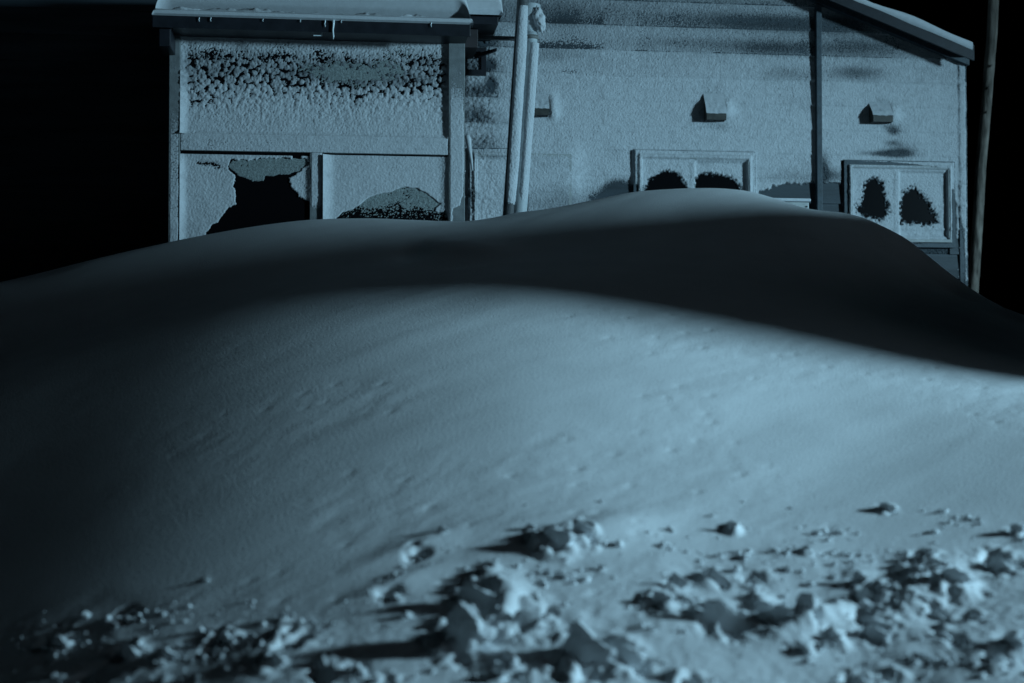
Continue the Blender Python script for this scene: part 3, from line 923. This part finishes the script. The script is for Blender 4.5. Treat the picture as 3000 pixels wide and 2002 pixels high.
# lower-right pane: crust with a low hump of thin frost
o2 = [(340, 1130), (400, 1080), (520, 1040), (600, 990), (680, 930), (760, 880), (860, 858), (960, 838), (1030, 812), (1080, 788), (1250, 795), (1350, 850), (1430, 905), (1490, 955), (1530, 970), (1470, 1010), (1450, 1070), (1570, 1075), (1580, 1050), (1640, 1200), (1600, 1700), (340, 1700)]
o2 = [Wg(900 + x / 3.917, 350 + y / 3.917) for x, y in o2]


def cov_lr(U_, Z_):
    s = sdf(o2, U_, Z_) + .010 * fbm(U_ * 22, Z_ * 22, 57, 3)
    return 1.25 - 4.2 * sstep(-.010, .010, s)


porch_rime(m1 + .001, gu1, zlow, zB0 - .02, yG, cov_lr, 171, flare=lambda U_, Z_: reveal(U_, Z_, m1, gu1, .05, .12), amp=.009, thick=.018)
zf = Wg(1180, 610)[1]
porch_rime(m1 + .001, gu1, zlow, Wg(1180, 540)[1], yG, lambda U_, Z_: np.clip(.55 + (Z_ - zf) * 7, -.4, 1.0) + .2 * fbm(U_ * 12, Z_ * 12, 58, 3), 181, name='frost_film', mat_=M['frost'], d=.008, thick=.005, amp=.008)

# rime on posts, rails and mullion
def face_rime(u0, u1, z0, z1, y, covf, seed, **k):
    porch_rime(u0 - .004, u1 + .004, z0, z1, y, covf, seed, fine=.014, amp=.007, thick=.008,
               flare=lambda U_, Z_: -.03 * (np.clip(1 - (U_ - u0) / .02, 0, 1) ** 2 + np.clip(1 - (u1 - U_) / .02, 0, 1) ** 2), **k)


def post_cov(zm, lo, hi): return lambda U_, Z_: np.interp(Z_, [zm - .7, zm, zm + .6], [hi, hi * .7 + lo * .3, lo]) + .2 * fbm(U_ * 6, Z_ * 4, 71, 3)


zmid = Wp(500, 420)[1]
face_rime(pL0, pL1, zlow, fz0 - .02, -PW, post_cov(zmid, -.1, .85), 201)
bare_foot = [Wp(x, y) for x, y in [(1328, 612), (1345, 604), (1356, 570), (1375, 540), (1375, 760), (1326, 760)]]
face_rime(pR0, pR1, zlow, fz0 - .02, -PW, lambda U_, Z_: np.interp(Z_, [Wp(1340, 430)[1], Wp(1340, 330)[1], Wp(1340, 230)[1], Wp(1340, 110)[1]], [1.15, .8, .15, -.05])
          + .15 * fbm(U_ * 6, Z_ * 4, 72, 3) - 3 * sstep(-.01, .012, sdf(bare_foot, U_, Z_) + .02 * fbm(U_ * 20, Z_ * 20, 73, 2)), 211)
face_rime(pL1 - .01, pR0 + .01, zB0 + .004, zB1, -PW + .012, lambda U_, Z_: np.interp(U_, [pL0, Wp(700, 420)[0], Wp(950, 420)[0], pR0], [.75, .75, 1.05, 1.2]) + .5 * np.clip((Z_ - zB1 + .05) / .05, 0, 1) + .15 * fbm(U_ * 4, Z_ * 12, 74, 3), 221)
face_rime(m0, m1, Wp(920, 622)[1], zB0 + .01, -PW + .02, lambda U_, Z_: np.interp(Z_, [Wp(920, 620)[1], Wp(920, 600)[1], Wp(920, 560)[1]], [-.2, .7, 1.2]) + .1 * fbm(U_ * 9, Z_ * 9, 75, 2), 231)
face_rime(pL1, pR0, zH0 + .004, zH1 + .03, -PW + .06, lambda U_, Z_: .26 + .22 * np.interp(U_, [pL0, pR0], [0, 1]) + .2 * fbm(U_ * 5, Z_ * 12, 76, 3), 241)
# snow-plastered cable end hanging beside the right post
a = [W(x, y, .9) for x, y in [(1367, 398), (1372, 410), (1376, 440), (1381, 470), (1384, 500)]]
MB().tube([(p[0], -.9, p[1]) for p in a], [.030, .030, .020, .014, .010], 10).build('rimed_cable', M['rime_plain'], porch, smooth=True)

# ------------------------------------------------------------------ the pole with its conduit, in front of the wall
def pole_pt(px, py, d): return at(px, py, d)


PD = 14.45
pole = empty('utility_pole', (*pole_pt(1500, 640, PD)[:2], 0))
tag(pole, 'leaning snow-plastered utility pole with a thick conduit between porch and house', 'pole')
off = Vector(pole.location)


def rel(p): return tuple(Vector(p) - off)


pts = [rel(pole_pt(1522 - 0.067 * (y - 150), y, PD)) for y in np.linspace(-260, 760, 14)]
MB().tube(pts, .060, 20).build('shaft', M['pole'], pole, smooth=True)
pts = [rel(pole_pt(1556 - 0.072 * (y - 150), y, PD + .03)) for y in np.linspace(128, 760, 10)]
MB().tube(pts, .076, 20).build('conduit', M['pipe'], pole, smooth=True)
pts = [rel(pole_pt(1552, y, PD + .07)) for y in (14, 16, 40, 70, 104)]
MB().tube(pts, [.09, .112, .105, .085, .072], 20).build('cap', M['pipe'], pole, smooth=True)
pts = [rel(pole_pt(1556, y, PD + .03)) for y in (106, 117)]
MB().tube(pts, .078, 20).build('strap', M['steel'], pole, smooth=True)
pts = [rel(pole_pt(1556, y, PD + .03)) for y in (96, 130)]
MB().tube(pts, .064, 20).build('conduit_neck', M['pipe'], pole, smooth=True)


def rime_on_tube(pfun, y0, y1, rad, az0, az1, parent, seed, t0=.012, rowcov=None, name='rime_crust'):
    """crust on the lee-free side of a leaning tube; angles measured from the viewer side, + to the right"""
    ys_ = np.linspace(y0, y1, int(abs(y1 - y0) / 2.2)); az = np.linspace(az0, az1, 34)
    AZ, YY = np.meshgrid(az, ys_)
    C = np.array([pfun(y) for y in ys_])
    e = np.clip(np.minimum(AZ - az0, az1 - AZ) / .5, 0, 1)
    wr_, vr_ = worley(AZ * rad / .016, YY * PD / F / .016, seed)
    g_ = np.clip(1 - (wr_ / .62) ** 2, 0, 1) * (.35 + .65 * vr_)
    t = (t0 * (.5 + .6 * fbm(AZ * 1.2, YY * .015, seed + 3, 3)) + .006 * g_ + .012) * np.sqrt(e) - .008 * (1 - e)
    if rowcov: t = t + rowcov(YY)
    rr = rad + t
    Xg = C[:, None, 0] + rr * np.sin(AZ); Yg = C[:, None, 1] - rr * np.cos(AZ); Zg = np.repeat(C[:, None, 2], len(az), 1)
    return grid_obj(name, Xg, Yg, Zg, M['rime'], parent, keep=t > -.006)


rime_on_tube(lambda y: rel(pole_pt(1522 - 0.067 * (y - 150), y, PD)), 20, 660, .060, -.75, 1.5, pole, 301, rowcov=lambda y: np.interp(y, [20, 80, 160, 540, 590, 610], [-.014, -.004, .004, .004, -.010, -.03]))
rime_on_tube(lambda y: rel(pole_pt(1556 - 0.072 * (y - 150), y, PD + .03)), 130, 660, .076, -.3, 1.5, pole, 311, t0=.006, rowcov=lambda y: np.interp(y, [130, 250, 570, 590, 610], [-.004, -.002, -.006, -.02, -.03]))
# lump of snow caught on the cap
bm = bmesh.new(); bmesh.ops.create_icosphere(bm, subdivisions=4, radius=1)
for v in bm.verts:
    nn = mnoise.fractal(v.co * 2.4 + Vector((3, 1, 7)), 1.0, 2.0, 4)
    v.co *= (1 + .35 * nn); v.co.x *= .06; v.co.y *= .06; v.co.z *= .13
me = bpy.data.meshes.new('snow_clump'); bm.to_mesh(me); bm.free(); me.materials.append(M['rime_plain'])
me.polygons.foreach_set('use_smooth', [True] * len(me.polygons))
o = bpy.data.objects.new('snow_clump', me); col.objects.link(o); o.parent = pole; o.location = rel(pole_pt(1578, 56, PD + .0)); o.rotation_euler = (0, R(-14), 0)

# ------------------------------------------------------------------ bare leaning trunk / pole at the right corner
wp = empty('wooden_pole', (*at(2850, 880, 16.8)[:2], 0))
tag(wp, 'bare weathered brownish wooden pole leaning right beside the house corner', 'pole')
off = Vector(wp.location)
cl_ = [(-120, 2918), (0, 2911), (100, 2906), (210, 2897), (330, 2888), (470, 2875), (655, 2864), (846, 2852), (960, 2846)]
ys_ = np.linspace(-120, 960, 50); xs_ = np.interp(ys_, [a[0] for a in cl_], [a[1] for a in cl_])
AZ = np.linspace(0, 2 * math.pi, 29)
C = np.array([rel(at(x, y, 16.8)) for x, y in zip(xs_, ys_)])
rr = .062 + .004 * fbm(AZ[None, :] * 1.5 + 0 * ys_[:, None], ys_[:, None] * .03 + 0 * AZ[None, :], 5, 3)
rr[:, -1] = rr[:, 0]
grid_obj('shaft', C[:, None, 0] + rr * np.sin(AZ)[None, :], C[:, None, 1] - rr * np.cos(AZ)[None, :], np.repeat(C[:, 2:3], 29, 1), M['wood'], wp)
for i, (y, x) in enumerate([(195, 2898), (260, 2889), (330, 2886)]):
    bmb = MB(); p = rel(at(x + 2, y, 16.73))
    bmb.tube([p, (p[0] + .02, p[1] - .03, p[2] + .015)], [.016, .010], 8).build('knot', M['wood'], wp, smooth=True)

# ------------------------------------------------------------------ buried box by the middle of the house
bx = empty('buried_box', (*at(2320, 600, 13.9)[:2], 0), TH)
tag(bx, 'snow-capped corner of a buried metal box below the house wall joint', 'box')
bz = at(2330, 600, 13.9)[2]
MB().box(-.22, .14, -.1, .3, bz - .5, bz + .015).build('body', M['frame'], bx, bevel=.01)
snowcap = MB().box(-.24, .155, -.12, .3, bz + .017, bz + .05).build('snow_cap', M['rime_plain'], bx, bevel=.012)
MB().tube([(.115, -.101, bz - .03), (.115, -.108, bz - .03)], .008, 10).build('bolt', M['fascia'], bx)

# ------------------------------------------------------------------ off to the right: an unseen shed added to cast the drift's shadow band, and the yard lamp that lights the place
SHX0, SHX1, SHY0, SHY1 = 6.9, 9.6, 7.83, 12.0
shed = empty('shade_shed', (0, 0, 0))
tag(shed, 'unseen board shed added to shade the drift, with a snow-loaded single-pitch roof', 'shed')


def sh_top(y): return 4.30 - (y - SHY0) * 0.18  # roof height shaped for where its shadow ends on the drift


nb = 18
for i in range(nb):
    x0 = SHX0 + (SHX1 - SHX0) * i / nb; x1 = SHX0 + (SHX1 - SHX0) * (i + 1) / nb - .006
    MB().box(x0, x1, SHY0, SHY0 + .02 + .006 * (i % 2), 0.4, sh_top(SHY0) - .25).build('board', M['wood'], shed)
nb = 27
for i in range(nb):
    y0 = SHY0 + .03 + (SHY1 - SHY0 - .03) * i / nb; y1 = SHY0 + .03 + (SHY1 - SHY0 - .03) * (i + 1) / nb - .006
    MB().box(SHX0, SHX0 + .02 + .006 * (i % 2), y0, y1, 0.4, sh_top(y0) - .25).build('board', M['wood'], shed)


def sh_slab(x0, x1, y0, y1, a, b):
    return MB().hexa([(x0, y0, sh_top(y0) + a), (x1, y0, sh_top(y0) + a), (x1, y1, sh_top(y1) + a), (x0, y1, sh_top(y1) + a),
                      (x0, y0, sh_top(y0) + b), (x1, y0, sh_top(y0) + b), (x1, y1, sh_top(y1) + b), (x0, y1, sh_top(y1) + b)])


sh_slab(SHX0 + .03, SHX1, SHY0 + .03, SHY1, -3.4, -.24).build('wall', M['siding_brown'], shed)
sh_slab(SHX0 - .03, SHX1 + .1, SHY0 - .03, SHY1 + .1, -.235, -.15).build('roof', M['fascia'], shed, bevel=.01)
sh_slab(SHX0 - .02, SHX1 + .08, SHY0 - .02, SHY1 + .08, -.148, 0).build('roof_snow', M['snow'], shed, bevel=.05)

lamp = empty('yard_lamp', (LAMP_POS.x + .25, LAMP_POS.y, 0))
tag(lamp, 'yard lamp post with a cool white floodlight right of the drift', 'lamp')
MB().tube([(0, 0, .4), (0, 0, LAMP_POS.z + .35)], [.05, .04], 16).build('post', M['steel'], lamp, smooth=True)
MB().box(-.18, -.04, -.16, .16, LAMP_POS.z - .1, LAMP_POS.z + .12).build('floodlight', M['fascia'], lamp, bevel=.01)
ld = bpy.data.lights.new('lamp_light', 'SPOT')
ld.energy = LAMP_POWER; ld.color = LAMP_COLOR; ld.spot_size = R(84); ld.spot_blend = 1.0; ld.shadow_soft_size = 0.60
lo = bpy.data.objects.new('lamp_light', ld); col.objects.link(lo); lo.location = LAMP_POS + Vector((-.03, 0, 0))
aim = Vector((0.0, 9.6, 1.0)) - lo.location
lo.rotation_euler = (-aim).to_track_quat('Z', 'Y').to_euler()

# ------------------------------------------------------------------ broken snow in the foreground
def chunk_mesh(seed, sub=3):
    rnd = random.Random(seed)
    bm = bmesh.new(); bmesh.ops.create_icosphere(bm, subdivisions=sub, radius=1)
    planes = []
    for _ in range(9):
        d = Vector((rnd.gauss(0, 1), rnd.gauss(0, 1), rnd.gauss(0, 1))).normalized()
        planes.append((d, rnd.uniform(.6, .95)))
    for _ in range(3):          # steep broken faces towards the lower left
        a = rnd.uniform(-.4, .4) + math.atan2(-.82, -.57)
        planes.append((Vector((math.cos(a), math.sin(a), rnd.uniform(-.15, .12))).normalized(), rnd.uniform(-.08, .25)))
    s = Vector((rnd.random() * 50, rnd.random() * 50, rnd.random() * 50))
    for v in bm.verts:
        co = v.co.copy()
        for d, k in planes:
            q = co.dot(d)
            if q > k: co -= d * (q - k) * .82
        nn = mnoise.fractal(co * 1.6 + s, 1.0, 2.0, 5)
        n3 = mnoise.fractal(co * 6 + s, 1.0, 2.0, 2)
        n4 = mnoise.fractal(co * 13 + s, 1.0, 2.0, 2)
        v.co = co * (1 + .28 * nn + .12 * n3 + .05 * n4)
        k = v.co.x * .9 + v.co.y * .25
        v.co.z *= max(.12, min(1.15, 1.0 - .75 * k)); v.co.x += max(0, v.co.x) * .5
    me = bpy.data.meshes.new('snow_chunk'); bm.to_mesh(me); bm.free()
    me.materials.append(M['chunk'])
    me.polygons.foreach_set('use_smooth', [True] * len(me.polygons))
    return me


CM = [chunk_mesh(i, 5 if i < 6 else 4) for i in range(16)]
BIG = {
    (1349, 1867): 'largest dark-sided snow block with a bright crest, lower centre of the churned snow',
    (1383, 1765): 'peaked snow block just above the largest dark-sided block',
    (1553, 1825): 'ragged upright snow block in the middle between two bright hollows',
    (1698, 1910): 'broad dark-faced snow block at the bottom edge right of the largest block',
    (1821, 1927): 'steep dark snow block at the bottom edge beside the broad dark-faced one',
    (1621, 1599): 'lone wedge-shaped snow block at the head of the bright wind tail',
    (1936, 1769): 'rounded dark snow ball standing alone right of the bright smooth patch',
    (2111, 1808): 'large rough snow block in the left cluster of the right half',
    (2277, 1817): 'crumbly snow block left of a bright pocket in the right half',
    (2562, 1813): 'tall jagged snow block in the middle cluster of the right half',
    (2787, 1715): 'smooth rounded snow block at the foot of a straight bright ridge on the right',
    (2919, 1643): 'dark two-lobed snow block near the right edge above the others',
    (2906, 1936): 'dark snow block in the bottom right corner',
    (2596, 1494): 'small isolated snow block high on the smooth slope at right',
    (379, 1906): 'tall dark stack of crumbled snow in the left foreground',
    (842, 1881): 'dark forked snow block right of the left foreground stack',
}
SHORT = {
    (1349, 1867): 'largest dark-sided block', (1383, 1765): 'peaked block above the largest', (1553, 1825): 'ragged upright block', (1698, 1910): 'broad dark-faced block',
    (1821, 1927): 'steep bottom-edge block', (1621, 1599): 'lone wedge-shaped block', (1936, 1769): 'lone rounded ball', (2111, 1808): 'large rough block', (2277, 1817): 'crumbly block by the bright pocket',
    (2562, 1813): 'tall jagged block', (2787, 1715): 'smooth rounded block on the right', (2919, 1643): 'two-lobed block near the right edge', (2906, 1936): 'bottom right corner block',
    (2596, 1494): 'small isolated block high on the slope', (379, 1906): 'tall crumbled stack at left', (842, 1881): 'dark forked block'}
DIRS = ['right of', 'above right of', 'above', 'above left of', 'left of', 'below left of', 'below', 'below right of']
SZ = lambda w: 'tiny' if w < 21 else 'small' if w < 36 else 'medium'
keys = {}
for k_, (px, py, w) in enumerate(CH):
    if (px, py) in BIG: continue
    b = min(SHORT, key=lambda q: (q[0] - px) ** 2 + (q[1] - py) ** 2)
    an = math.degrees(math.atan2(b[1] - py, px - b[0])) % 360
    keys.setdefault((SZ(w), DIRS[int((an + 22.5) // 45) % 8], b), []).append((math.hypot(px - b[0], py - b[1]), k_))
LAB = {}
for (sz, dr, b), l in keys.items():
    for r_, (_, k_) in enumerate(sorted(l)):
        LAB[k_] = (['', 'second ', 'third ', 'fourth ', 'fifth ', 'sixth '][r_] if len(l) > 1 and r_ else 'nearest ' if len(l) > 1 else '') + f'{sz} snow lump {dr} the {SHORT[b]}'
rnd = random.Random(7)
for i, (px, py, w) in enumerate(CH):
    x, y, z = hit(px, py + w * .25)
    s = w / F * y * .45
    o = bpy.data.objects.new('snow_chunk', CM[i % 6 if w > 80 else 6 + i % 10]); col.objects.link(o)
    o.location = (x, y, tz(x, y) + s * .28)
    o.scale = (s * rnd.uniform(1.0, 1.25), s * rnd.uniform(.8, 1.2), s * rnd.uniform(.9, 1.2))
    o.rotation_euler = (rnd.uniform(-.2, .2), rnd.uniform(-.2, .2), rnd.uniform(-.25, .25))
    if (px, py) in BIG: tag(o, BIG[(px, py)], 'snow chunk', 'broken snow blocks along the ploughed bank')
    else: tag(o, LAB[i], 'snow chunk', 'broken snow blocks along the ploughed bank')

# crumbs between the blocks: too many to count
cv, cf = [], []
ico = bmesh.new(); bmesh.ops.create_icosphere(ico, subdivisions=1, radius=1)
iv = np.array([v.co[:] for v in ico.verts]); iff = np.array([[v.index for v in f.verts] for f in ico.faces]); ico.free()
pts = []
rg = np.random.default_rng(5)
while len(pts) < 1500:
    if rg.random() < .7:
        b = CH[rg.integers(len(CH))]
        px, py = b[0] + rg.normal(0, 55), b[1] + abs(rg.normal(0, 40)) - 10
    else:
        px, py = rg.uniform(-100, 3100), rg.uniform(1560, 2060)
    if py < np.interp(px, [0, 600, 1000, 1250, 1700, 2200, 3000], [1800, 1760, 1740, 1620, 1560, 1540, 1470]): continue
    pts.append((px, py))
P = np.array([hit(px, py, 4.8, 8.5)[:2] for px, py in pts])
ZZ = terrain(P[:, :1], P[:, 1:])[:, 0]
for (x, y), z in zip(P, ZZ):
    s = min(.022, .005 * math.exp(rg.normal(0, .55)))
    q = iv * (1 + .35 * rg.normal(0, 1, iv.shape).clip(-1, 1)) * s + np.array([x, y, z + s * .35])
    cf.append(iff + len(cv) * len(iv)); cv.append(q)
me = bpy.data.meshes.new('snow_crumbs'); me.from_pydata(np.concatenate(cv).tolist(), [], np.concatenate(cf).tolist()); me.materials.append(M['chunk'])
o = bpy.data.objects.new('snow_crumbs', me); col.objects.link(o)
tag(o, 'fine crumbs of broken snow scattered between the blocks of the bank', 'snow crumbs', kind='stuff')
